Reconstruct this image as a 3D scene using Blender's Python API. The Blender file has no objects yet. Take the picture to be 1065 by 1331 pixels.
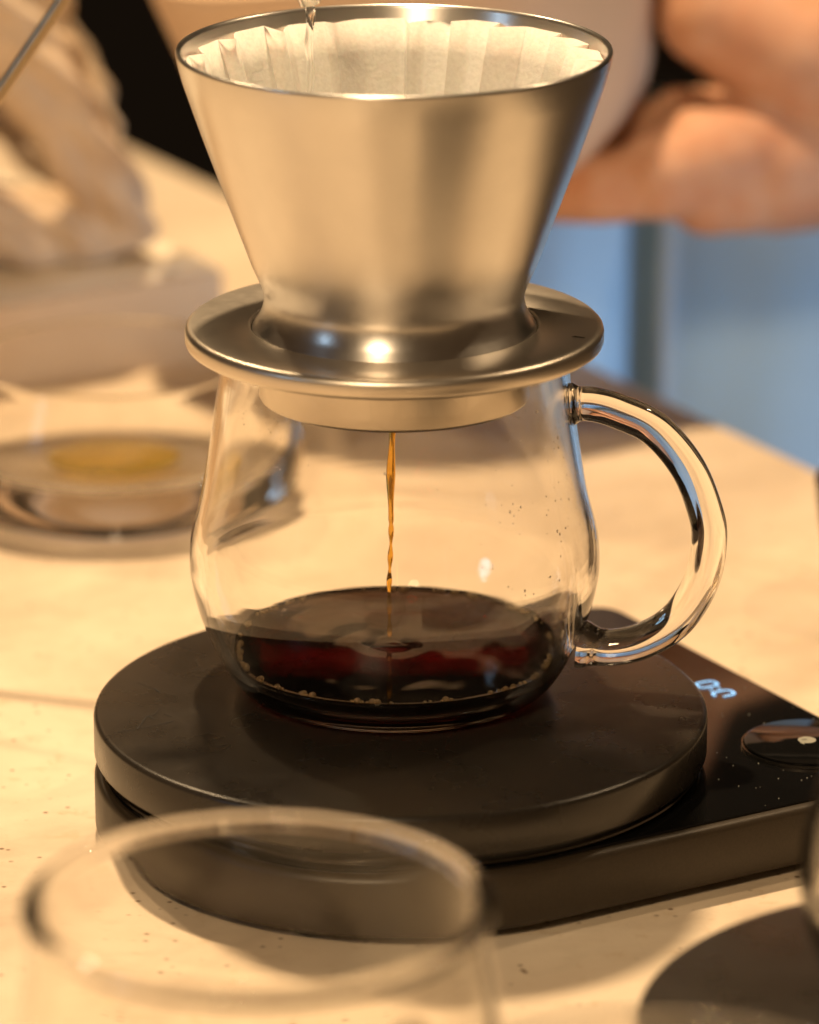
import bpy, bmesh, math, random
from mathutils import Vector, Matrix

random.seed(7)
S = bpy.context.scene
COL = S.collection
MM = 0.001

# ------------------------------------------------------------------ camera
cam_d = bpy.data.cameras.new('camera')
cam = bpy.data.objects.new('camera', cam_d)
COL.objects.link(cam)
S.camera = cam
PITCH = math.radians(18.0)
cam.location = (0, -1.1222, 0.4456)
cam.rotation_euler = (math.pi / 2 - PITCH, 0, 0)
cam_d.sensor_fit = 'VERTICAL'
cam_d.sensor_height = 24.0
cam_d.lens = 24.0 * 6000.0 / 1331.0
cam_d.clip_start = 0.05
cam_d.clip_end = 50
cam_d.dof.use_dof = True
cam_d.dof.focus_distance = 1.165
cam_d.dof.aperture_fstop = 5.5
cam_d.dof.aperture_blades = 0

# ------------------------------------------------------------------ light
world = bpy.data.worlds.new('World')
S.world = world
world.use_nodes = True
bgn = world.node_tree.nodes['Background']
bgn.inputs['Color'].default_value = (1.0, 0.56, 0.27, 1)
bgn.inputs['Strength'].default_value = 0.055


def lamp(name, loc, target, power, size, color, spread=180):
    d = bpy.data.lights.new(name, 'AREA')
    d.shape = 'DISK'
    d.size = size
    d.energy = power
    d.color = color
    d.spread = math.radians(spread)
    o = bpy.data.objects.new(name, d)
    COL.objects.link(o)
    o.location = loc
    v = Vector(target) - Vector(loc)
    o.rotation_euler = v.to_track_quat('-Z', 'Y').to_euler()
    return o


WARM = (1.0, 0.71, 0.41)
lamp('downlight_behind', (-0.10, 0.42, 1.55), (0, 0, 0), 34.0, 0.06, WARM)
lamp('downlight_front', (-0.36, -1.38, 1.10), (0, 0.05, 0), 15.0, 0.24, WARM)
lamp('downlight_right', (0.95, 0.55, 1.45), (0, 0.1, 0), 7.0, 0.07, WARM)
lamp('downlight_far', (-0.75, 1.15, 1.6), (-0.15, 0.5, 0), 13.0, 0.08, WARM)
lamp('window_glow', (-1.7, -0.9, 0.75), (0, 0.1, 0.12), 1.3, 0.28, (0.50, 0.74, 1.0))

lamp('trouser_fill_right', (0.78, -0.10, -0.04), (0.07, 0.455, -0.13), 0.50, 0.2, (0.62, 0.80, 1.0), 50)  # added cool fill below the table edge, only to brighten the blue trousers

S.view_settings.view_transform = 'Standard'
S.view_settings.look = 'None'
S.view_settings.exposure = 0.0
S.view_settings.gamma = 1.0
S.view_settings.use_curve_mapping = False
S.render.engine = 'CYCLES'
S.cycles.max_bounces = 18
S.cycles.transmission_bounces = 16
S.cycles.glossy_bounces = 8
S.cycles.diffuse_bounces = 4
S.cycles.transparent_max_bounces = 16
S.cycles.caustics_reflective = True
S.cycles.caustics_refractive = True
S.cycles.blur_glossy = 0.6
S.cycles.sample_clamp_indirect = 6.0
S.cycles.use_denoising = True


# ------------------------------------------------------------------ materials
def nodes_of(name):
    m = bpy.data.materials.new(name)
    m.use_nodes = True
    nt = m.node_tree
    return m, nt, nt.nodes['Principled BSDF']


def setp(b, **kw):
    for k, v in kw.items():
        k = k.replace('_', ' ')
        b.inputs[k].default_value = v


def add(nt, t, **kw):
    n = nt.nodes.new(t)
    for k, v in kw.items():
        if hasattr(n, k):
            setattr(n, k, v)
        else:
            n.inputs[k].default_value = v
    return n


def ramp(nt, stops):
    r = nt.nodes.new('ShaderNodeValToRGB')
    el = r.color_ramp.elements
    while len(el) < len(stops):
        el.new(0.5)
    for e, (p, c) in zip(el, stops):
        e.position = p
        e.color = c if len(c) == 4 else (*c, 1)
    return r


def noise(nt, vec, scale, detail=4, rough=0.55, dist=0.0):
    n = nt.nodes.new('ShaderNodeTexNoise')
    n.inputs['Scale'].default_value = scale
    n.inputs['Detail'].default_value = detail
    n.inputs['Roughness'].default_value = rough
    n.inputs['Distortion'].default_value = dist
    nt.links.new(vec, n.inputs['Vector'])
    return n


def coords(nt, which='Object', scale=None):
    t = nt.nodes.new('ShaderNodeTexCoord')
    if scale is None:
        return t.outputs[which]
    mp = nt.nodes.new('ShaderNodeMapping')
    mp.inputs['Scale'].default_value = scale
    nt.links.new(t.outputs[which], mp.inputs['Vector'])
    return mp.outputs['Vector']


def mix(nt, fac, a, b, blend='MIX'):
    m = nt.nodes.new('ShaderNodeMix')
    m.data_type = 'RGBA'
    m.blend_type = blend
    for src, idx in ((fac, 0), (a, 6), (b, 7)):
        if hasattr(src, 'default_value') and hasattr(src, 'links'):
            nt.links.new(src, m.inputs[idx])
        else:
            m.inputs[idx].default_value = src if idx == 0 else (*src, 1)
    return m.outputs[2]


def bump(nt, b, h, strength, dist):
    n = nt.nodes.new('ShaderNodeBump')
    n.inputs['Strength'].default_value = strength
    n.inputs['Distance'].default_value = dist
    nt.links.new(h, n.inputs['Height'])
    nt.links.new(n.outputs['Normal'], b.inputs['Normal'])


def mat_table():
    m, nt, b = nodes_of('travertine')
    v = coords(nt)
    big = noise(nt, v, 9, 5, 0.6, 0.8)
    r1 = ramp(nt, [(0.30, (0.50, 0.395, 0.285)), (0.50, (0.66, 0.545, 0.41)), (0.70, (0.76, 0.655, 0.51))])
    nt.links.new(big.outputs['Fac'], r1.inputs['Fac'])
    sv = coords(nt, 'Object', (30, 55, 30))
    mid = noise(nt, sv, 1.2, 6, 0.6, 1.4)
    r2 = ramp(nt, [(0.34, (0.40, 0.36, 0.33)), (0.46, (1, 1, 1))])
    nt.links.new(mid.outputs['Fac'], r2.inputs['Fac'])
    c = mix(nt, 0.09, r1.outputs['Color'], r2.outputs['Color'], 'MULTIPLY')
    blot = noise(nt, v, 130, 4, 0.65, 0.4)
    r4 = ramp(nt, [(0.58, (0, 0, 0)), (0.78, (1, 1, 1))])
    nt.links.new(blot.outputs['Fac'], r4.inputs['Fac'])
    c = mix(nt, r4.outputs['Color'], c, (0.58, 0.44, 0.29))
    vo = nt.nodes.new('ShaderNodeTexVoronoi')
    vo.inputs['Scale'].default_value = 190
    vo.inputs['Randomness'].default_value = 1.0
    nt.links.new(v, vo.inputs['Vector'])
    r3 = ramp(nt, [(0.08, (1, 1, 1)), (0.17, (0, 0, 0))])
    nt.links.new(vo.outputs['Distance'], r3.inputs['Fac'])
    gate = noise(nt, v, 40, 2)
    r5 = ramp(nt, [(0.48, (0, 0, 0)), (0.56, (1, 1, 1))])
    nt.links.new(gate.outputs['Fac'], r5.inputs['Fac'])
    sp = mix(nt, 1.0, r3.outputs['Color'], r5.outputs['Color'], 'MULTIPLY')
    c = mix(nt, sp, c, (0.20, 0.13, 0.08))
    nt.links.new(c, b.inputs['Base Color'])
    rr = ramp(nt, [(0.3, (0.42,) * 3), (0.7, (0.58,) * 3)])
    nt.links.new(mid.outputs['Fac'], rr.inputs['Fac'])
    nt.links.new(rr.outputs['Color'], b.inputs['Roughness'])
    fine = noise(nt, v, 700, 3)
    bump(nt, b, fine.outputs['Fac'], 0.15, 0.0006)
    return m


def mat_steel(name='brushed_steel', rough=0.30, col=(0.74, 0.715, 0.68), aniso=0.6):
    m, nt, b = nodes_of(name)
    v = coords(nt, 'Object', (300, 300, 300))
    n = noise(nt, v, 1.0, 4, 0.6)
    r = ramp(nt, [(0.3, (rough - 0.01,) * 3), (0.7, (rough + 0.02,) * 3)])
    nt.links.new(n.outputs['Fac'], r.inputs['Fac'])
    nt.links.new(r.outputs['Color'], b.inputs['Roughness'])
    sm = noise(nt, coords(nt), 45, 4, 0.6)
    rc = ramp(nt, [(0.3, tuple(x * 0.92 for x in col)), (0.7, col)])
    nt.links.new(sm.outputs['Fac'], rc.inputs['Fac'])
    nt.links.new(rc.outputs['Color'], b.inputs['Base Color'])
    setp(b, Metallic=1.0, Anisotropic=aniso)
    if aniso:
        tg = nt.nodes.new('ShaderNodeTangent')
        tg.direction_type = 'RADIAL'
        tg.axis = 'Z'
        nt.links.new(tg.outputs[0], b.inputs['Tangent'])
        b.inputs['Anisotropic Rotation'].default_value = 0.25
    return m


def mat_glass(name='clear_glass', tint=(1, 0.99, 0.97), mist=0.0, ior=1.47):
    m, nt, b = nodes_of(name)
    setp(b, Base_Color=(*tint, 1), Roughness=0.012, IOR=ior, Transmission_Weight=1.0)
    if mist:
        v = coords(nt, 'Object')
        n = noise(nt, v, 55, 5, 0.62, 0.8)
        sep = nt.nodes.new('ShaderNodeSeparateXYZ')
        nt.links.new(v, sep.inputs[0])
        gx = nt.nodes.new('ShaderNodeMapRange')
        gx.inputs[1].default_value = 0.016
        gx.inputs[2].default_value = 0.036
        nt.links.new(sep.outputs['X'], gx.inputs[0])
        r = ramp(nt, [(0.44, (0, 0, 0)), (0.66, (1, 1, 1))])
        nt.links.new(n.outputs['Fac'], r.inputs['Fac'])
        mu = nt.nodes.new('ShaderNodeMath')
        mu.operation = 'MULTIPLY'
        nt.links.new(gx.outputs[0], mu.inputs[0])
        nt.links.new(r.outputs['Color'], mu.inputs[1])
        mu2 = nt.nodes.new('ShaderNodeMath')
        mu2.operation = 'MULTIPLY'
        mu2.inputs[1].default_value = mist
        nt.links.new(mu.outputs[0], mu2.inputs[0])
        ad = nt.nodes.new('ShaderNodeMath')
        ad.inputs[1].default_value = 0.012
        nt.links.new(mu2.outputs[0], ad.inputs[0])
        nt.links.new(ad.outputs[0], b.inputs['Roughness'])
    return m


def mat_simple(name, col, rough=0.5, **kw):
    m, nt, b = nodes_of(name)
    setp(b, Base_Color=(*col, 1), Roughness=rough, **kw)
    return m, nt, b


def mat_anodised(name, col, rough):
    m, nt, b = nodes_of(name)
    v = coords(nt)
    n = noise(nt, v, 2200, 2)
    r = ramp(nt, [(0.3, tuple(c * 0.8 for c in col)), (0.7, tuple(c * 1.25 for c in col))])
    nt.links.new(n.outputs['Fac'], r.inputs['Fac'])
    d = noise(nt, v, 38, 4, 0.6)
    rd = ramp(nt, [(0.3, (rough - 0.05,) * 3), (0.75, (rough + 0.10,) * 3)])
    nt.links.new(d.outputs['Fac'], rd.inputs['Fac'])
    nt.links.new(rd.outputs['Color'], b.inputs['Roughness'])
    nt.links.new(r.outputs['Color'], b.inputs['Base Color'])
    bump(nt, b, n.outputs['Fac'], 0.08, 0.0002)
    setp(b, Specular_IOR_Level=0.4)
    return m


def mat_skin(name, col, col2):
    m, nt, b = nodes_of(name)
    v = coords(nt)
    n = noise(nt, v, 55, 4, 0.6)
    r = ramp(nt, [(0.35, col2), (0.65, col)])
    nt.links.new(n.outputs['Fac'], r.inputs['Fac'])
    nt.links.new(r.outputs['Color'], b.inputs['Base Color'])
    setp(b, Roughness=0.6, Specular_IOR_Level=0.3, Subsurface_Weight=0.25, Subsurface_Scale=0.006)
    b.inputs['Subsurface Radius'].default_value = (1.0, 0.35, 0.2)
    f = noise(nt, v, 420, 4)
    bump(nt, b, f.outputs['Fac'], 0.25, 0.0008)
    return m


def mat_paper():
    m, nt, b = nodes_of('filter_paper')
    v = coords(nt)
    n = noise(nt, v, 900, 3)
    r = ramp(nt, [(0.3, (0.70, 0.67, 0.63)), (0.7, (0.80, 0.77, 0.73))])
    nt.links.new(n.outputs['Fac'], r.inputs['Fac'])
    nt.links.new(r.outputs['Color'], b.inputs['Base Color'])
    setp(b, Roughness=0.75, Subsurface_Weight=0.15, Subsurface_Scale=0.002)
    bump(nt, b, n.outputs['Fac'], 0.3, 0.0004)
    return m


def mat_coffee():
    m, nt, b = nodes_of('black_coffee')
    setp(b, Base_Color=(1, 0.93, 0.85, 1), Roughness=0.012, IOR=1.33, Specular_IOR_Level=0.28, Transmission_Weight=1.0)
    va = nt.nodes.new('ShaderNodeVolumeAbsorption')
    va.inputs['Color'].default_value = (0.84, 0.37, 0.10, 1)
    va.inputs['Density'].default_value = 520
    nt.links.new(va.outputs[0], nt.nodes['Material Output'].inputs['Volume'])
    return m


M = {}
M['table'] = mat_table()
M['steel'] = mat_steel()
M['steel_flange'] = mat_steel('satin_steel', 0.36, (0.70, 0.64, 0.56), 0.0)
M['steel_polish'] = mat_steel('polished_steel', 0.14, (0.68, 0.63, 0.56), 0.0)
M['glass'] = mat_glass('clear_glass')
M['glass_thin'] = mat_glass('thin_glass', ior=1.20)
M['glass_front'] = mat_glass('front_glass', ior=1.33)
M['glass_mist'] = mat_glass('misted_glass', mist=0.13)
M['coffee'] = mat_coffee()
M['stream'] = mat_simple('thin_coffee', (0.90, 0.52, 0.08), 0.02, Transmission_Weight=0.9, IOR=1.33)[0]
M['water'] = mat_glass('water', (1, 1, 1), 0, 1.33)
M['bubble'] = mat_simple('bubble_film', (0.80, 0.62, 0.36), 0.05, Transmission_Weight=0.6, IOR=1.33)[0]
M['platform'] = mat_anodised('platform_coating', (0.020, 0.0165, 0.013), 0.27)
M['housing'] = mat_anodised('housing_coating', (0.028, 0.020, 0.012), 0.42)
M['panel'] = mat_simple('black_glass_panel', (0.004, 0.004, 0.004), 0.05)[0]
M['gap'] = mat_simple('black_rubber', (0.006, 0.006, 0.006), 0.6)[0]
M['grey_print'] = mat_simple('grey_print', (0.26, 0.26, 0.22), 0.5)[0]
m_, nt_, b_ = mat_simple('blue_led', (0.1, 0.2, 0.3), 0.4)
setp(b_, Emission_Color=(0.30, 0.62, 1.0, 1), Emission_Strength=1.4)
M['led'] = m_
M['paper'] = mat_paper()
M['skin_pale'] = mat_skin('pale_skin', (0.70, 0.52, 0.38), (0.64, 0.43, 0.29))
M['skin_warm'] = mat_skin('warm_skin', (0.60, 0.345, 0.225), (0.54, 0.265, 0.155))
M['ceramic'] = mat_simple('cream_ceramic', (0.66, 0.48, 0.33), 0.5)[0]
m_, nt_, b_ = mat_simple('olive_infusion', (0.88, 0.68, 0.22), 0.01, Transmission_Weight=0.9, IOR=1.33)
M['olive'] = m_
M['scratch'] = mat_simple('scratch_black', (0.003, 0.003, 0.003), 0.7)[0]
M['dark_cup'] = mat_simple('dark_brown_glaze', (0.025, 0.010, 0.006), 0.25)[0]
M['dark_wall'] = mat_simple('dark_wall', (0.006, 0.004, 0.004), 0.9)[0]


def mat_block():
    m, nt, b = nodes_of('box_shade_tan')
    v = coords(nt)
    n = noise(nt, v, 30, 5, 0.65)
    r = ramp(nt, [(0.3, (0.62, 0.46, 0.30)), (0.7, (0.69, 0.54, 0.37))])  # darker tan puts the shade of the box front into its colour
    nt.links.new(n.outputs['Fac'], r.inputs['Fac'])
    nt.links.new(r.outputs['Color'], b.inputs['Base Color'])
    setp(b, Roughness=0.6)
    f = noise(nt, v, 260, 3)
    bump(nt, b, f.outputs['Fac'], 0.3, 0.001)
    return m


def mat_linen():
    m, nt, b = nodes_of('beige_linen')
    v = coords(nt)
    n = noise(nt, v, 40, 4, 0.6)
    r = ramp(nt, [(0.3, (0.52, 0.38, 0.25)), (0.7, (0.64, 0.50, 0.35))])
    nt.links.new(n.outputs['Fac'], r.inputs['Fac'])
    nt.links.new(r.outputs['Color'], b.inputs['Base Color'])
    setp(b, Roughness=0.9, Sheen_Weight=0.15)
    w1 = noise(nt, coords(nt, 'Object', (900, 900, 200)), 1.0, 2)
    bump(nt, b, w1.outputs['Fac'], 0.5, 0.0008)
    return m


def mat_cloth():
    m, nt, b = nodes_of('blue_cloth')
    v = coords(nt)
    n = noise(nt, v, 14, 3)
    r = ramp(nt, [(0.3, (0.34, 0.51, 0.70)), (0.7, (0.41, 0.58, 0.77))])
    nt.links.new(n.outputs['Fac'], r.inputs['Fac'])
    nt.links.new(r.outputs['Color'], b.inputs['Base Color'])
    w = noise(nt, v, 1500, 2)
    bump(nt, b, w.outputs['Fac'], 0.4, 0.001)
    setp(b, Roughness=0.9, Sheen_Weight=0.2)
    return m


M['rod'] = mat_steel('warm_satin_metal', 0.28, (0.60, 0.48, 0.33), 0.0)
M['dark_shirt'] = mat_simple('dark_fabric', (0.012, 0.010, 0.010), 0.9)[0]
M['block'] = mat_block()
M['towel'] = mat_simple('lit_cream_towelling', (0.78, 0.70, 0.57), 0.95)[0]  # pale cream makes the box top look lit against the tan front
M['linen'] = mat_linen()
M['cloth'] = mat_cloth()


# ------------------------------------------------------------------ mesh helpers (all in millimetres)
def obj(name, bm, mat, parent=None, smooth=True, loc=None, angle=40):
    me = bpy.data.meshes.new(name)
    bmesh.ops.recalc_face_normals(bm, faces=bm.faces)
    bm.to_mesh(me)
    bm.free()
    me.transform(Matrix.Scale(MM, 4))
    if smooth:
        me.shade_smooth()
        if angle:
            me.set_sharp_from_angle(angle=math.radians(angle))
    me.materials.append(mat)
    o = bpy.data.objects.new(name, me)
    COL.objects.link(o)
    if parent:
        o.parent = parent
    if loc:
        o.location = [c * MM for c in loc]
    return o


def empty(name, loc, rz=0):
    o = bpy.data.objects.new(name, None)
    o.empty_display_size = 0.02
    COL.objects.link(o)
    o.location = [c * MM for c in loc]
    o.rotation_euler = (0, 0, rz)
    return o


def tag(o, label=None, cat=None, group=None, kind=None):
    for k, v in (('label', label), ('category', cat), ('group', group), ('kind', kind)):
        if v:
            o[k] = v
    return o


def smooth_profile(pts, n=6):
    """Catmull-Rom through (r, z) points."""
    out = []
    P = [Vector(p) for p in pts]
    P = [P[0] * 2 - P[1]] + P + [P[-1] * 2 - P[-2]]
    for i in range(1, len(P) - 2):
        a, b, c, d = P[i - 1:i + 3]
        for k in range(n):
            t = k / n
            out.append(0.5 * ((2 * b) + (c - a) * t + (2 * a - 5 * b + 4 * c - d) * t * t + (3 * b - a - 3 * c + d) * t ** 3))
    out.append(P[-2])
    return [(max(p[0], 0), p[1]) for p in out]


def lathe(profile, seg=128, closed=False, bm=None):
    bm = bm or bmesh.new()
    rings = []
    for r, z in profile:
        if r < 1e-4:
            rings.append([bm.verts.new((0, 0, z))])
        else:
            rings.append([bm.verts.new((r * math.cos(2 * math.pi * k / seg), r * math.sin(2 * math.pi * k / seg), z)) for k in range(seg)])
    pairs = list(zip(rings, rings[1:]))
    if closed:
        pairs.append((rings[-1], rings[0]))
    for a, b in pairs:
        for k in range(seg):
            j = (k + 1) % seg
            if len(a) == 1 and len(b) == 1:
                continue
            if len(a) == 1:
                bm.faces.new((a[0], b[k], b[j]))
            elif len(b) == 1:
                bm.faces.new((a[k], a[j], b[0]))
            else:
                bm.faces.new((a[k], a[j], b[j], b[k]))
    return bm


def tube(path, radii, seg=16, bm=None, cap=True):
    bm = bm or bmesh.new()
    P = [Vector(p) for p in path]
    if not isinstance(radii, (list, tuple)):
        radii = [radii] * len(P)
    rings = []
    nrm = None
    for i, p in enumerate(P):
        t = (P[min(i + 1, len(P) - 1)] - P[max(i - 1, 0)]).normalized()
        if nrm is None:
            nrm = t.orthogonal().normalized()
        nrm = (nrm - t * nrm.dot(t)).normalized()
        bi = t.cross(nrm)
        rings.append([bm.verts.new(p + (nrm * math.cos(2 * math.pi * k / seg) + bi * math.sin(2 * math.pi * k / seg)) * radii[i]) for k in range(seg)])
    for a, b in zip(rings, rings[1:]):
        for k in range(seg):
            j = (k + 1) % seg
            bm.faces.new((a[k], a[j], b[j], b[k]))
    if cap:
        bm.faces.new(rings[0][::-1])
        bm.faces.new(rings[-1])
    return bm


def spline3(pts, n=8):
    P = [Vector(p) for p in pts]
    P = [P[0] * 2 - P[1]] + P + [P[-1] * 2 - P[-2]]
    out = []
    for i in range(1, len(P) - 2):
        a, b, c, d = P[i - 1:i + 3]
        for k in range(n):
            t = k / n
            out.append(0.5 * ((2 * b) + (c - a) * t + (2 * a - 5 * b + 4 * c - d) * t * t + (3 * b - a - 3 * c + d) * t ** 3))
    out.append(P[-2])
    return out


def prism(outline, levels, bm=None, cap_top=True, cap_bottom=True):
    """outline: function inset -> list of (x, y); levels: list of (inset, z)."""
    bm = bm or bmesh.new()
    rings = [[bm.verts.new((x, y, z)) for x, y in outline(i)] for i, z in levels]
    n = len(rings[0])
    for a, b in zip(rings, rings[1:]):
        for k in range(n):
            j = (k + 1) % n
            bm.faces.new((a[k], a[j], b[j], b[k]))
    if cap_bottom:
        bm.faces.new(rings[0][::-1])
    if cap_top:
        bm.faces.new(rings[-1])
    return bm


_BALL = {}


def ball(bm, c, r, seg=10, rings=7, scale=(1, 1, 1)):
    if (seg, rings) not in _BALL:
        t = bmesh.new()
        bmesh.ops.create_uvsphere(t, u_segments=seg, v_segments=rings, radius=1)
        t.verts.index_update()
        _BALL[(seg, rings)] = ([tuple(v.co) for v in t.verts], [[v.index for v in f.verts] for f in t.faces])
        t.free()
    vs, fs = _BALL[(seg, rings)]
    nv = [bm.verts.new((x * r * scale[0] + c[0], y * r * scale[1] + c[1], z * r * scale[2] + c[2])) for x, y, z in vs]
    for f in fs:
        bm.faces.new([nv[i] for i in f])


def flesh(name, chains, mat, parent=None, voxel=1.6, smooth_it=10, wrinkle=0.0):
    """One continuous surface from tapered chains of (x, y, z, r)."""
    bm = bmesh.new()
    for ch in chains:
        pts = [Vector(c[:3]) for c in ch]
        rad = [c[3] for c in ch]
        for i, c in enumerate(ch):
            ball(bm, c[:3], c[3], 24, 16)
        for i in range(len(ch) - 1):
            tube([pts[i], pts[i + 1]], [rad[i], rad[i + 1]], 24, bm)
    me = bpy.data.meshes.new(name + '_raw')
    bm.to_mesh(me)
    bm.free()
    o = bpy.data.objects.new(name + '_raw', me)
    COL.objects.link(o)
    r = o.modifiers.new('r', 'REMESH')
    r.mode = 'VOXEL'
    r.voxel_size = voxel
    s = o.modifiers.new('s', 'SMOOTH')
    s.iterations = smooth_it
    s.factor = 0.6
    dg = bpy.context.evaluated_depsgraph_get()
    me2 = bpy.data.meshes.new_from_object(o.evaluated_get(dg))
    bpy.data.objects.remove(o)
    bpy.data.meshes.remove(me)
    me2.name = name
    if wrinkle:
        d1, d2 = Vector((0.75, 0.25, 0.55)).normalized(), Vector((0.2, 0.5, 0.85)).normalized()
        moved = []
        for v in me2.vertices:
            p = v.co
            w = math.sin(p.dot(d1) * 0.30 + 1.3 * math.sin(p.z * 0.05) + 0.8 * math.sin(p.x * 0.11))
            w2 = math.sin(p.dot(d2) * 0.52 + 1.5 * math.sin(p.x * 0.06 + 1.0))
            moved.append(p + v.normal * wrinkle * (0.7 * w * abs(w) + 0.45 * w2))
        for v, p in zip(me2.vertices, moved):
            v.co = p
    me2.transform(Matrix.Scale(MM, 4))
    me2.shade_smooth()
    me2.materials.clear()
    me2.materials.append(mat)
    o = bpy.data.objects.new(name, me2)
    COL.objects.link(o)
    if parent:
        o.parent = parent
    return o


# ------------------------------------------------------------------ setting: table top and dark wall
e0, e1 = Vector((-122.4, 752.1)), Vector((131.7, 293.7))
ed = (e1 - e0).normalized()
en = Vector((-ed.y, ed.x))
if en.y < 0:
    en = -en
A = e0 - ed * 900
B = e0 + ed * 1700


def table_outline(i):
    a, b = A - en * i, B - en * i
    return [tuple(a), tuple(b), tuple(b - en * 2300), tuple(a - en * 2300)]


tb = prism(table_outline, [(0, -40), (0, -3), (0.9, -0.9), (3, 0)])
tag(obj('table_top', tb, M['table'], smooth=False), kind='structure')

wl = bmesh.new()
for x0, x1, y0, y1, z0, z1 in ((-4000, 4000, 3000, 3060, -900, 2600),):
    bmesh.ops.create_cube(wl, size=1)
    for v in wl.verts:
        v.co = Vector(((x0, x1)[v.co.x > 0], (y0, y1)[v.co.y > 0], (z0, z1)[v.co.z > 0]))
tag(obj('wall', wl, M['dark_wall'], smooth=False), kind='structure')

# ------------------------------------------------------------------ coffee scale
SC = (-2.3, -14.3, 0)
SROT = math.radians(30)
R_S = 78.5
U_END = 113.0
CORNER = 9.0
TOP = 19.0
PLAT = 34.0


def scale_outline(i):
    R = R_S - i
    pts = []
    n = 72
    for k in range(n + 1):                         # round end, from +v round by -u to -v
        a = math.pi / 2 + math.pi * k / n
        pts.append((R * math.cos(a), R * math.sin(a)))
    c = CORNER - min(i, 6)
    for k in range(9):
        a = -math.pi / 2 + (math.pi / 2) * k / 8
        pts.append((U_END - i - c + c * math.cos(a), -R + c + c * math.sin(a)))
    for k in range(9):
        a = (math.pi / 2) * k / 8
        pts.append((U_END - i - c + c * math.cos(a), R - c + c * math.sin(a)))
    return pts


def digit_zero(bm, u, v, hu, hv, r, gap=None):
    n = 40
    pts = []
    for k in range(n + 1):
        a = 2 * math.pi * k / n
        x, y = math.cos(a), math.sin(a)
        p = 0.62
        pts.append((u + hu * math.copysign(abs(x) ** p, x), v + hv * math.copysign(abs(y) ** p, y)))
    for k in range(n):
        if gap and gap[0] <= k < gap[1]:
            continue
        (x0, y0), (x1, y1) = pts[k], pts[k + 1]
        d = Vector((x1 - x0, y1 - y0)).normalized()
        q = Vector((-d.y, d.x)) * r
        f = [(x0 - q.x, y0 - q.y), (x1 - q.x, y1 - q.y), (x1 + q.x, y1 + q.y), (x0 + q.x, y0 + q.y)]
        bm.faces.new([bm.verts.new((a_, b_, 0)) for a_, b_ in f])


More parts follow.
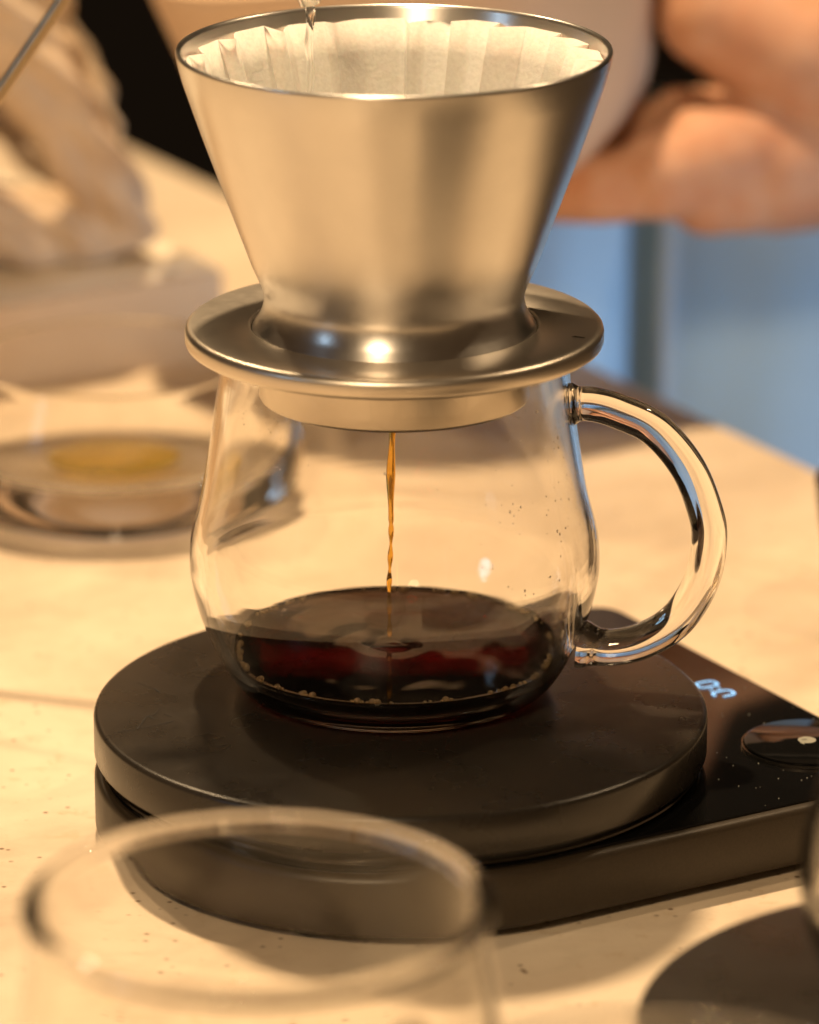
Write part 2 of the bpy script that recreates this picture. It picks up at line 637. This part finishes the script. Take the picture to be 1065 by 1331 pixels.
def make_scale(root, full=True):
    obj('housing', prism(scale_outline, [(2.2, 2.4), (0.6, 3.2), (0, 4.6), (0, TOP - 2.4), (0.5, TOP - 1.2), (1.6, TOP - 0.6), (2.2, TOP - 0.6)]),
        M['housing'], root, angle=50)
    obj('display_panel', prism(scale_outline, [(2.6, TOP - 1.5), (2.6, TOP - 0.3), (2.9, TOP)]), M['panel'], root, angle=30)
    for u, v in ((-50, -45), (-50, 45), (85, -55), (85, 55)):
        obj('foot', lathe([(0, 0), (5.5, 0), (6, 0.5), (6, 2.6), (0, 2.6)], 24), M['gap'], root, loc=(u, v, 0))
    obj('load_column', lathe([(73.5, TOP), (73.5, 22.8)], 96), M['gap'], root)
    obj('trim_ring', lathe([(75.2, 20.2), (76.6, 20.2), (76.9, 20.5), (76.6, 20.8), (75.2, 20.8)], 160, closed=True), M['steel_polish'], root)
    obj('platform', lathe([(0, 22.4), (76.8, 22.4), (77.9, 22.8), (78.4, 23.6), (78.4, 32.6), (78.2, 33.3), (77.6, 33.8), (76.8, PLAT), (0, PLAT)], 160),
        M['platform'], root, angle=60)
    k = obj('dial', lathe([(0, TOP + 0.1), (16.2, TOP + 0.1), (16.2, TOP + 1.3), (15.7, TOP + 1.5), (0, TOP + 1.5)], 64), M['panel'], root,
            loc=(95.6, -44.6, 0))
    obj('dial_ring', lathe([(16.5, TOP + 0.05), (17.0, TOP + 0.05), (17.0, TOP + 0.8), (16.5, TOP + 0.8)], 64, closed=True), M['steel_polish'], k)
    if not full:
        return
    lg = bmesh.new()
    n = 28
    lg.faces.new([lg.verts.new((2.35 * math.cos(2 * math.pi * q / n), 2.35 * math.sin(2 * math.pi * q / n), TOP + 1.7)) for q in range(n)])
    lg.faces.new([lg.verts.new(p) for p in ((-1.0, -2.2, TOP + 1.7), (-0.3, -2.9, TOP + 1.7), (0.9, -3.2, TOP + 1.7), (0.6, -2.6, TOP + 1.7), (-0.2, -2.2, TOP + 1.7))])
    lo = obj('dial_emblem', lg, M['grey_print'], k, smooth=False)
    lo.rotation_euler = (0, 0, math.radians(-62))
    sl = bmesh.new()
    sl.faces.new([sl.verts.new(p) for p in ((-1.5, -0.22, TOP + 1.9), (-0.2, -0.3, TOP + 1.9), (0.1, 0.1, TOP + 1.9), (-1.3, 0.12, TOP + 1.9))])
    obj('dial_emblem_notch', sl, M['scratch'], k, smooth=False).rotation_euler = (0, 0, math.radians(-30))
    dg = bmesh.new()
    digit_zero(dg, 98.4, -1.6, 2.9, 2.0, 0.40, (21, 28))
    digit_zero(dg, 98.4, 6.5, 2.9, 2.0, 0.40)
    for du in (-1.2, 1.2):
        x, y, s = 98.4 + du, 2.4, 0.42
        dg.faces.new([dg.verts.new(p) for p in ((x - s, y - s, 0), (x + s, y - s, 0), (x + s, y + s, 0), (x - s, y + s, 0))])
    obj('display_digits', dg, M['led'], root, smooth=False, loc=(0, 0, TOP + 0.25))
    # hair-thin scratches on the platform, given in world offsets
    sb = bmesh.new()
    for line in ([(-68.2, 15.7), (-65.5, 12.6), (-63.5, 11.4), (-62, 8.4)],
                 [(-61.4, -3.6), (-62.4, -8), (-64.4, -9.4), (-65.2, -13), (-65.6, -16), (-66.4, -18.4), (-68.4, -19.4), (-71.2, -20.4)],
                 [(-66.4, -18.4), (-63.5, -16.8), (-60.5, -15), (-57.4, -12.6)],
                 [(-63.9, -9.2), (-62.6, -11.2)], [(-60.2, -7.6), (-57.9, -9.6)]):
        for (x0, y0), (x1, y1) in zip(line, line[1:]):
            d = Vector((x1 - x0, y1 - y0)).normalized()
            w = random.uniform(0.09, 0.24)
            q = Vector((-d.y, d.x)) * w
            pts = []
            for x, y in ((x0 - q.x, y0 - q.y), (x1 - q.x, y1 - q.y), (x1 + q.x, y1 + q.y), (x0 + q.x, y0 + q.y)):
                c, s = math.cos(-SROT), math.sin(-SROT)
                pts.append(sb.verts.new((c * x - s * y, s * x + c * y, PLAT + 0.12)))
            sb.faces.new(pts)
    obj('scratch_marks', sb, M['scratch'], root, smooth=False)
    # crumbs and dust on the black panel
    db = bmesh.new()
    for q in range(60):
        u = random.uniform(60, 111)
        v = random.uniform(-74, 20)
        if u * u + v * v < 80 ** 2 or (u - 95.6) ** 2 + (v + 44.6) ** 2 < 18 ** 2:
            continue
        ball(db, (u, v, TOP + 0.12), random.choice((0.10, 0.13, 0.2)), 5, 4)
    obj('dust_specks', db, M['grey_print'], root)['kind'] = 'stuff'


sc = empty('coffee_scale', SC, SROT)
tag(sc, 'black coffee scale with round platform carrying the server under the steel dripper', 'scale')
make_scale(sc)

sc2 = empty('coffee_scale', (127, -213, 0), math.radians(-12))
tag(sc2, 'second dark round scale cut off at the lower right corner', 'scale')
make_scale(sc2, False)

# ------------------------------------------------------------------ glass servers
OUT = [(0, 0), (30, 0), (36, 0.3), (39.6, 1.8), (42.6, 5.0), (46.0, 11.0), (50.2, 21.0), (52.2, 30.0), (52.5, 35), (51.9, 42),
       (49.1, 53.5), (46.2, 71.5), (44.4, 84), (44.0, 90.5)]
INN = [(42.0, 90.5), (42.3, 84), (44.1, 71.5), (47.0, 53.5), (49.7, 42), (50.2, 35), (49.7, 29.5), (47.4, 21.0), (43.2, 11.4), (40.0, 6.6),
       (36.0, 4.6), (30, 4.0), (0, 3.8)]


def server_body_bm(bead=0.0):
    o = smooth_profile(OUT, 4)
    i = smooth_profile(INN, 4)
    lip = [(43.9 + bead, 91.4), (43.5 + bead * 0.6, 91.9 + bead * 0.5), (43.0, 92.0 + bead * 0.6), (42.5 - bead * 0.3, 91.9 + bead * 0.5), (42.1 - bead * 0.5, 91.4)]
    prof = o + lip + i
    prof[0] = (0, prof[0][1])
    prof[-1] = (0, prof[-1][1])
    return lathe(prof, 160)


def handle_bm():
    pts = [(44.0, 0, 77.0), (50, 0, 77.2), (56.5, 0, 75.6), (66, 0, 71.2), (74.4, 0, 61.5), (79.2, 0, 50.0), (80.4, 0, 42.0), (78.6, 0, 31.0),
           (72.8, 0, 20.6), (64.5, 0, 14.6), (56, 0, 12.2), (47.2, 0, 13.0)]
    path = spline3(pts, 12)
    n = len(path)
    rad = []
    for k in range(n):
        t = k / (n - 1)
        r = 4.35 + 0.45 * t
        r += 1.1 * math.exp(-((t - 0.02) / 0.018) ** 2) + 1.5 * math.exp(-((t - 0.99) / 0.03) ** 2)
        rad.append(r)
    return tube(path, rad, 56)


def make_server(loc, label, rz=0.0, body_mat=None, handle=True, bead=0.0):
    r = empty('glass_server', loc, rz)
    tag(r, label, 'server')
    b = obj('body', server_body_bm(bead), body_mat or M['glass'], r, angle=None)
    if handle:
        obj('handle', handle_bm(), M['glass'], r, angle=60)
    return r


AX = (-3.8, 0.0)
srv = make_server((AX[0], AX[1], PLAT + 0.15), 'clear glass server with coffee standing on the scale under the steel dripper', math.radians(-6), M['glass_mist'])

dp = bmesh.new()
inn_tab = smooth_profile(INN, 4)
for q in range(150):
    z = random.uniform(36, 84)
    az = random.gauss(-35, 17) if q % 3 else random.gauss(-128, 7)
    if q % 3 == 0:
        z = random.uniform(66, 84)
    az = math.radians(az)
    for (r0, z0), (r1, z1) in zip(inn_tab, inn_tab[1:]):
        if z1 <= z <= z0:
            rr = r1 + (r0 - r1) * (z - z1) / (z0 - z1)
            break
    sz = random.choice((0.10, 0.12, 0.15, 0.18, 0.28)) if q % 3 else random.uniform(0.08, 0.2)
    rr += sz * 0.45
    ball(dp, (rr * math.cos(az), rr * math.sin(az), z), sz, 8, 6, (1, 1, random.uniform(1.0, 1.6)))
obj('droplets', dp, M['water'], srv, angle=None)['kind'] = 'stuff'

# coffee: dark pool in the server with ripples where the stream lands
CZ = 10.5
cb = bmesh.new()
prof = [(0, 4.3)]
inn_low = [p for p in reversed(smooth_profile(INN, 4)) if 4.3 < p[1] < CZ]
prof += [(r - 0.12, z) for r, z in inn_low]
edge_r = 42.5
prof += [(edge_r, CZ + 0.75), (edge_r - 0.5, CZ + 0.35), (edge_r - 1.2, CZ + 0.1), (edge_r - 2.2, CZ)]
nrip = 46
for k in range(nrip):
    r = (edge_r - 2.6) * (1 - k / nrip)
    amp = 0.30 * math.exp(-r / 13.0)
    prof.append((r, CZ))
prof.append((0, CZ + 0.3))
lathe(prof, 128, bm=cb)
for v in cb.verts:                                   # break the perfect circles
    rr = math.hypot(v.co.x, v.co.y)
    if v.co.z > CZ - 0.6 and rr < edge_r - 2.4:
        a = math.atan2(v.co.y, v.co.x)
        rp = rr + 2.2 * math.sin(a + 0.4) + 1.3 * math.sin(2 * a + 2.0) + 0.8 * math.sin(3 * a + 0.12 * rr)
        ring = 0.17 * math.exp(-rr / 13.0) * math.cos(rp * 0.62) * (0.55 + 0.45 * math.sin(a * 1.0 + 2.2 + 0.1 * rr))
        swell = 0.045 * math.sin(a + 0.26 * rr) + 0.035 * math.sin(2 * a - 0.22 * rr + 1.0) + 0.03 * math.sin(0.25 * v.co.x + 0.2 * v.co.y) + 0.02 * math.sin(0.55 * v.co.x - 0.3 * v.co.y + 1.0)
        v.co.z += (ring + swell) * min(1, rr / 8) * (1 - (rr / (edge_r - 2)) ** 4)
co = obj('coffee', cb, M['coffee'], loc=(AX[0], AX[1], PLAT + 0.15), angle=None)
tag(co, 'dark brown coffee pooled in the bottom of the glass server', 'coffee')
bb = bmesh.new()
for k in range(64):
    a = random.uniform(0, 2 * math.pi)
    n = random.choice((1, 1, 2, 3))
    for q in range(n):
        r = random.choice((0.4, 0.5, 0.7, 0.95))
        rr = edge_r - 0.5 - r - random.uniform(0, 0.4)
        aa = a + q * 0.03
        ball(bb, (rr * math.cos(aa), rr * math.sin(aa), CZ + 0.5), r, 10, 6, (1, 1, 0.8))
obj('bubbles', bb, M['bubble'], co, angle=None)['kind'] = 'stuff'

# stream of coffee falling from the dripper
pts, rad = [], []
for k in range(60):
    z = 113 - (113 - 47.0) * k / 59
    t = 113 - z
    pts.append((-4.3 - 0.6 * t / 40 + 0.15 * math.sin(t * 0.21), -1.0, z))
    r = 1.15 + 0.28 * math.sin(t * 0.33 + 0.6) * math.exp(-((t - 14) / 22) ** 2) - 0.010 * t
    if t > 34:
        r = max(0.35, 0.55 + 0.2 * math.sin(t * 0.9))
    rad.append(r)
so = tag(obj('coffee_stream', tube(pts, rad, 16), M['stream'], angle=None, loc=(0, 0, 0)), 'thin amber coffee stream falling inside the glass server', 'coffee stream')

# ------------------------------------------------------------------ steel ring on the server mouth and dripper
FZ = 126.2
fl = [(36.9, FZ + 5.2), (51.0, FZ + 5.2), (52.0, FZ + 5.0), (52.7, FZ + 4.3), (52.9, FZ + 3.4), (52.9, FZ + 1.3), (52.6, FZ + 0.5), (51.9, FZ), (40.6, FZ),
      (40.2, FZ - 0.4), (40.0, FZ - 1.2), (35.4, FZ - 3.0), (34.6, FZ - 3.8), (34.3, FZ - 4.8), (34.3, FZ - 12.8), (33.9, FZ - 13.5), (33.3, FZ - 13.7), (3.0, FZ - 13.9), (3.0, FZ - 12.6),
      (32.6, FZ - 12.4), (33.0, FZ - 4.0), (33.2, FZ + 1.6), (36.4, FZ + 1.8), (36.4, FZ + 4.7)]
ring = empty('dripper_ring', (AX[0], AX[1], 0))
tag(ring, 'flat round steel ring lying across the mouth of the glass server', 'ring')
obj('flange', lathe(fl, 180, closed=True), M['steel_flange'], ring, angle=50)
mk = bmesh.new()
mk.faces.new([mk.verts.new(p) for p in ((44.0, -14.2, FZ + 5.35), (47.4, -15.5, FZ + 5.35), (47.6, -14.9, FZ + 5.35), (45.0, -13.4, FZ + 5.35))])
obj('engraved_mark', mk, M['scratch'], ring, smooth=False)

dr_out = [(35.7, 129.2), (36.0, 129.9), (35.8, 130.8), (35.0, 132.0), (33.8, 134.0), (32.9, 137.0), (32.9, 139.5), (33.8, 142.2), (35.9, 147.0)]
k0 = smooth_profile(dr_out, 4)
up = smooth_profile([(35.9, 147.0), (42.8, 166.0), (48.0, 180.5), (51.9, 192.0), (53.0, 195.6), (53.7, 198.5), (54.1, 200.6)], 5)
lip = [(54.2, 201.2), (54.0, 201.7), (53.5, 201.8), (53.0, 201.5), (52.8, 200.8)]
inn = [(51.6, 195.5), (50.4, 191.5), (46.4, 180.0), (41.4, 166.0), (34.5, 147.0), (31.8, 139.5), (31.4, 133.0), (4.0, 131.8), (4.0, 129.2)]
dripper = empty('coffee_dripper', (AX[0], AX[1], 0))
tag(dripper, 'brushed steel cone dripper standing in the ring on the server', 'dripper')
obj('cone', lathe(k0 + up[1:] + lip + inn, 200, closed=True), M['steel'], dripper, angle=60)

# pleated paper filter: broad folds with overlapping edges
pf = bmesh.new()
NP = 19
SUB = 14
edge_h = [random.uniform(-1.6, 1.2) for _ in range(NP)]
wid = [random.uniform(0.6, 1.5) for _ in range(NP)]
wid = [w / sum(wid) for w in wid]
cols = []
rnd = [random.uniform(0.5, 1.15) for _ in range(NP)]
acc = 0.0
for p in range(NP):
    for s in range(SUB):
        t = s / SUB
        a = 2 * math.pi * (acc + t * wid[p])
        saw = (0.12 + 0.10 * math.sin(t * 9)) * t if t < 0.55 else ((t - 0.55) / 0.38) ** 1.1 if t < 0.93 else (1 - t) / 0.07
        cols.append((a, saw * rnd[p], edge_h[p] if t < 0.93 else edge_h[(p + 1) % NP]))
    acc += wid[p]
zs = [148, 154, 160, 166, 172, 178, 184, 190, 196.2]
grid = []
for zi, z in enumerate(zs):
    row = []
    for a, saw, eh in cols:
        t = (z - 148) / (196.2 - 148)
        base = 34.0 + (51.0 - 34.0) * t
        zz = z + (eh * 0.7 + 2.2 if zi == len(zs) - 1 else 0)
        depth = 6.5 * (0.55 + 0.45 * t) * saw
        wob = 0.35 * math.sin(a * 7 + z * 0.09)
        r = base - depth + wob
        if zi == len(zs) - 1:
            r += 0.9
        row.append(pf.verts.new((r * math.cos(a), r * math.sin(a), zz)))
    grid.append(row)
n = len(cols)
for a, b in zip(grid, grid[1:]):
    for k in range(n):
        j = (k + 1) % n
        pf.faces.new((a[k], a[j], b[j], b[k]))
fo = obj('paper_filter', pf, M['paper'], loc=(AX[0], AX[1], 0), angle=28)
tag(fo, 'white pleated paper filter lining the steel dripper', 'paper filter')
so_ = fo.modifiers.new('thick', 'SOLIDIFY')
so_.thickness = 0.0003

gb = bmesh.new()
lathe([(0, 160.0), (20, 160.6), (34, 161.4), (36.6, 161.6)], 64, bm=gb)
for v in gb.verts:
    v.co.z += random.uniform(-0.4, 0.4)
tag(obj('coffee_grounds', gb, M['dark_cup'], loc=(AX[0], AX[1], 0)), 'wet dark coffee grounds down inside the paper filter', 'grounds')

# slim spout tip and water at the top edge of the picture
sp = empty('pouring_spout', (0, 0, 0))
tag(sp, 'slim steel spout tip pouring water into the paper filter', 'spout')
spp = spline3([(-24.6, 6, 211.5), (-25.2, 6, 214), (-27.5, 7, 219), (-33, 9, 226), (-46, 14, 240), (-70, 20, 262)], 6)
obj('tip', tube(spp, [2.6 + 0.05 * k for k in range(len(spp))], 20), M['steel_polish'], sp)
tag(obj('water_stream', tube([(-24.8 + 0.25 * math.sin(k * 0.5), 6, 212 - k * 1.1) for k in range(46)], [1.1 - 0.008 * k + 0.15 * math.sin(k * 0.8) for k in range(46)], 14), M['water'], angle=None),
    'thin clear water stream falling from spout into the filter', 'water')

# ------------------------------------------------------------------ other glassware
make_server((-29.6, -290, 0.1), 'empty blurred glass server in the foreground at the lower left', math.radians(-50), M['glass_front'], bead=1.5).scale = (1.02, 1.02, 1.035)
make_server((47, -377, 0.1), 'glass server whose rim just shows at the bottom edge', math.radians(-120))
make_server((135.5, -213, PLAT + 0.15), 'glass server standing on the second scale at the right edge', math.radians(100))

# low glass bowl behind on a tan board
BZ = 0.2
bw = empty('glass_bowl', (-92.5, 257.5, BZ))
tag(bw, 'low round clear glass bowl with olive liquid in front of the tan box', 'bowl')
b1 = smooth_profile([(0, 0), (36, 0), (45, 2), (52, 9), (54.2, 17), (52.5, 27), (48.5, 38), (45, 47)], 4)
b2 = smooth_profile([(43.2, 47), (46.8, 38), (50.2, 28), (49.5, 21), (42, 16.4), (30, 14.4), (16, 13.4), (0, 13)], 4)
obj('shell', lathe([(0, 0)] + b1[1:] + [(44.8, 47.7), (44.1, 48.0), (43.4, 47.7)] + b2[:-1] + [(0, 13)], 128), M['glass_thin'], bw, angle=None)
tag(obj('olive_liquid', lathe([(0, 13.1), (14, 13.5), (19, 13.9), (21, 14.3), (20.4, 14.4), (0, 14.3)], 96), M['olive'], loc=(-92.5, 257.5, BZ), angle=40),
    'shallow olive yellow liquid in the low glass bowl', 'liquid')

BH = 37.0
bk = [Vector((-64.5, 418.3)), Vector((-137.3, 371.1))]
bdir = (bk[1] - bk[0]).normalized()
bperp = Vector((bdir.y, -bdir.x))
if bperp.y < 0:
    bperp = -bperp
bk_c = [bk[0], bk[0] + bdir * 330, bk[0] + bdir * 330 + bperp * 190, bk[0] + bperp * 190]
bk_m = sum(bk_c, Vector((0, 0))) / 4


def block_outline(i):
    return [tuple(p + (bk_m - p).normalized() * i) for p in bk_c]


tag(obj('shaded_tan_box', prism(block_outline, [(0, 0.2), (0, BH - 4.8), (0.6, BH - 4.2), (2, BH - 4.0)]), M['block'], smooth=False),
    'low box under the beige cloth at the left, shade of its front in the tan colour', 'box')
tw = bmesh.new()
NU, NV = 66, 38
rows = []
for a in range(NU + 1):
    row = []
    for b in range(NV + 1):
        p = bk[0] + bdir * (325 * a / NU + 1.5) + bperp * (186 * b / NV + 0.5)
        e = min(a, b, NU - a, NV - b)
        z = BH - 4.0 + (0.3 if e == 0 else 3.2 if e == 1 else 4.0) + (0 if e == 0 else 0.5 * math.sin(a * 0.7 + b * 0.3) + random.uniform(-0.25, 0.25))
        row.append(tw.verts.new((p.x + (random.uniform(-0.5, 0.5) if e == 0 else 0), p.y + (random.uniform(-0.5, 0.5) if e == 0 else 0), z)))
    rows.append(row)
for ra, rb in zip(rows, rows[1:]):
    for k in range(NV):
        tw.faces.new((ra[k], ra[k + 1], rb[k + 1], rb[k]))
tag(obj('lit_top_towel', tw, M['towel'], angle=None), 'flat cream towel added over the tan box as its lit top', 'towel')

# slanted metal rod at the upper left
rd = empty('metal_rod', (0, 0, 0))
tag(rd, 'thin slanted metal rod crossing the upper left corner', 'rod')
p0, p1 = Vector((-94.3, 120, 189.5)), Vector((-112.7, 120, 163.0))
dd = (p1 - p0).normalized()
t_end = (2.0 - p0.z) / dd.z
obj('shaft', tube([p0 - dd * 90, p0 + dd * t_end], 1.9, 20), M['rod'], rd)

# dark cup at the right edge
cup = lathe([(0, 0.2), (18, 0.2), (21, 1.2), (27, 12), (30, 30), (30.5, 36), (29.9, 36.6), (28.9, 36), (28, 28), (24, 12), (16, 4), (0, 3.6)], 64)
tag(obj('dark_cup', cup, M['dark_cup'], loc=(149.5, 168, 0)), 'dark brown cup cut off by the right edge of the picture', 'cup')

# pale vessel behind the dripper
ve = smooth_profile([(0, 0), (31.8, 0.9), (52.2, 6.2), (65.2, 17), (72.6, 30.6), (77.7, 47.6), (82.3, 68), (88, 92)], 5)
vi = smooth_profile([(85.8, 92), (79.8, 68), (75, 47.6), (69.8, 33), (62.5, 20.5), (50, 10.5), (0, 5.5)], 5)
vo = obj('ceramic_vessel', lathe(ve + [(87.2, 93)] + vi[:-1] + [(0, 5.5)], 128), M['ceramic'], angle=None, loc=(15.3, 394, 67))
vo.rotation_euler = (0, math.radians(-11), 0)
tag(vo, 'pale rounded ceramic vessel held up behind the steel dripper', 'vessel')

# ------------------------------------------------------------------ people
pr = empty('person', (0, 0, 0))
tag(pr, 'person in blue trousers behind the table, one hand cupping the pale vessel', 'person')
flesh('hand', [
    [(244.0, 492.0, 78.3, 37.8), (187.3, 403.5, 86.0, 28.5), (143.0, 384.0, 84.0, 26.5), (122.0, 380.0, 82.0, 26.0)],           # forearm, wrist, palm
    [(160.0, 386.0, 86.0, 26.5), (140.7, 378.0, 85.0, 25.5), (122.0, 372.0, 83.0, 24.0), (110.0, 368.0, 79.0, 20.0), (100.0, 365.0, 76.0, 17.0)],                              # back of the hand to the knuckle
    [(113.5, 367.1, 88.5, 18.9), (98.0, 362.6, 85.5, 18.6), (84.0, 358.0, 82.0, 16.0), (74.9, 358.1, 78.9, 12.9), (63.6, 359.2, 76.6, 12.0), (40.9, 371.7, 72.6, 10.6), (18.2, 380.8, 71.5, 9.5)],   # index finger
    [(111.2, 387.6, 78.3, 15.6), (86.3, 387.6, 77.2, 13.3), (61.3, 389.8, 74.9, 11.1), (31.8, 394.4, 72.6, 10.0)],         # middle finger
    [(115.8, 401.2, 76.0, 13.3), (90.8, 405.7, 69.2, 11.1), (65.8, 410.3, 67.0, 10.0)],                               # ring finger
    [(122.6, 408.0, 76.0, 11.1), (102.2, 417.1, 67.0, 9.5), (81.7, 423.9, 62.4, 8.3)],                            # little finger
    [(147.6, 376.2, 101.0, 23.4), (127.1, 374.0, 118.0, 22.2), (110.1, 376.2, 127.1, 20.6), (99.9, 376.2, 131.7, 18.4), (96.5, 378.5, 151.0, 13.9), (93.1, 380.8, 166.8, 12.2)],   # thumb
    [(200.0, 405.0, 112.0, 28.0), (165.0, 388.0, 105.0, 27.0), (143.0, 380.0, 100.0, 24.0), (124.0, 376.0, 98.0, 17.0)],   # web between thumb and palm
    [(104.4, 403.5, 91.9, 8.9), (88.0, 385.3, 99.9, 5.1)],                                                    # finger tip behind
    [(95.3, 398.9, 90.8, 8.9), (79.5, 385.3, 93.6, 6.7), (68.1, 380.8, 88.5, 6.1)],                               # second finger tip behind
], M['skin_warm'], pr, voxel=1.4, smooth_it=13)
tr = bmesh.new()
for cx, cy, rx, ry, ph in ((20, 500, 60, 55, 0.4), (206, 505, 116, 60, 2.1), (84, 556, 26, 14, 1.0)):
    rows = []
    for zi in range(40):
        z = -700 + (62 + 700) * zi / 39
        row = []
        for k in range(96):
            a = 2 * math.pi * k / 96
            f = 1 + 0.020 * math.sin(5 * a + ph + z * 0.004) + 0.012 * math.sin(11 * a + ph * 3 - z * 0.01) + 0.006 * math.sin(z * 0.05 + 3 * a)
            p = 0.8
            x, y = math.cos(a), math.sin(a)
            row.append(tr.verts.new((cx + rx * f * math.copysign(abs(x) ** p, x), cy + ry * f * math.copysign(abs(y) ** p, y), z)))
        rows.append(row)
    for ra, rb in zip(rows, rows[1:]):
        for k in range(96):
            j = (k + 1) % 96
            tr.faces.new((ra[k], ra[j], rb[j], rb[k]))
    tr.faces.new(rows[0][::-1])
    tr.faces.new(rows[-1])
obj('trousers', tr, M['cloth'], pr)
flesh('shirt', [
    [(184, 640, 130, 80), (186, 640, 200, 90), (190, 590, 380, 85)],
    [(40, 640, 130, 70), (40, 640, 200, 74), (50, 590, 380, 76)],
    [(110, 640, 130, 76), (112, 640, 200, 84), (120, 590, 380, 85)],
    [(244, 492, 78, 42), (285, 520, 120, 48), (290, 545, 260, 58), (240, 570, 380, 72)],
], M['dark_shirt'], pr, voxel=6, smooth_it=6)

Y = 424.5
cl = flesh('linen_cloth', [
    [(-222, Y - 30, 230, 30), (-174, Y - 40, 172, 29), (-144, Y - 42, 144, 25), (-134, Y - 42, 130, 21)],
    [(-142, Y - 42, 141, 22), (-125, Y - 44, 116, 16.5), (-114, Y - 38, 93, 13), (-104, Y - 22, 69, 12), (-98.5, Y - 8, 53, 11)],
    [(-175, Y + 0, 150, 28), (-146, Y + 10, 122, 24), (-130, Y + 20, 100, 18), (-118, Y + 14, 78, 13), (-104, Y + 4, 58, 11)],
    [(-98, Y - 8, 50, 10.5), (-116, Y - 12, 48.5, 11.5), (-140, Y - 14, 54, 12), (-170, Y - 14, 62, 14)],
    [(-106, Y - 10, 45.5, 9), (-126, Y - 16, 46, 9.5), (-150, Y - 18, 48, 11), (-180, Y - 16, 50, 13)],
    [(-175, Y + 60, 130, 26), (-146, Y + 74, 96, 24), (-130, Y + 72, 74, 22), (-116, Y + 54, 56, 16), (-104, Y + 18, 50, 11)],
    [(-205, Y + 50, 110, 34), (-195, Y + 60, 80, 30), (-180, Y + 50, 62, 22)],
], M['linen'], None, voxel=1.6, smooth_it=6, wrinkle=2.4)
tag(cl, 'crumpled beige linen cloth heaped on the cream towel', 'cloth')
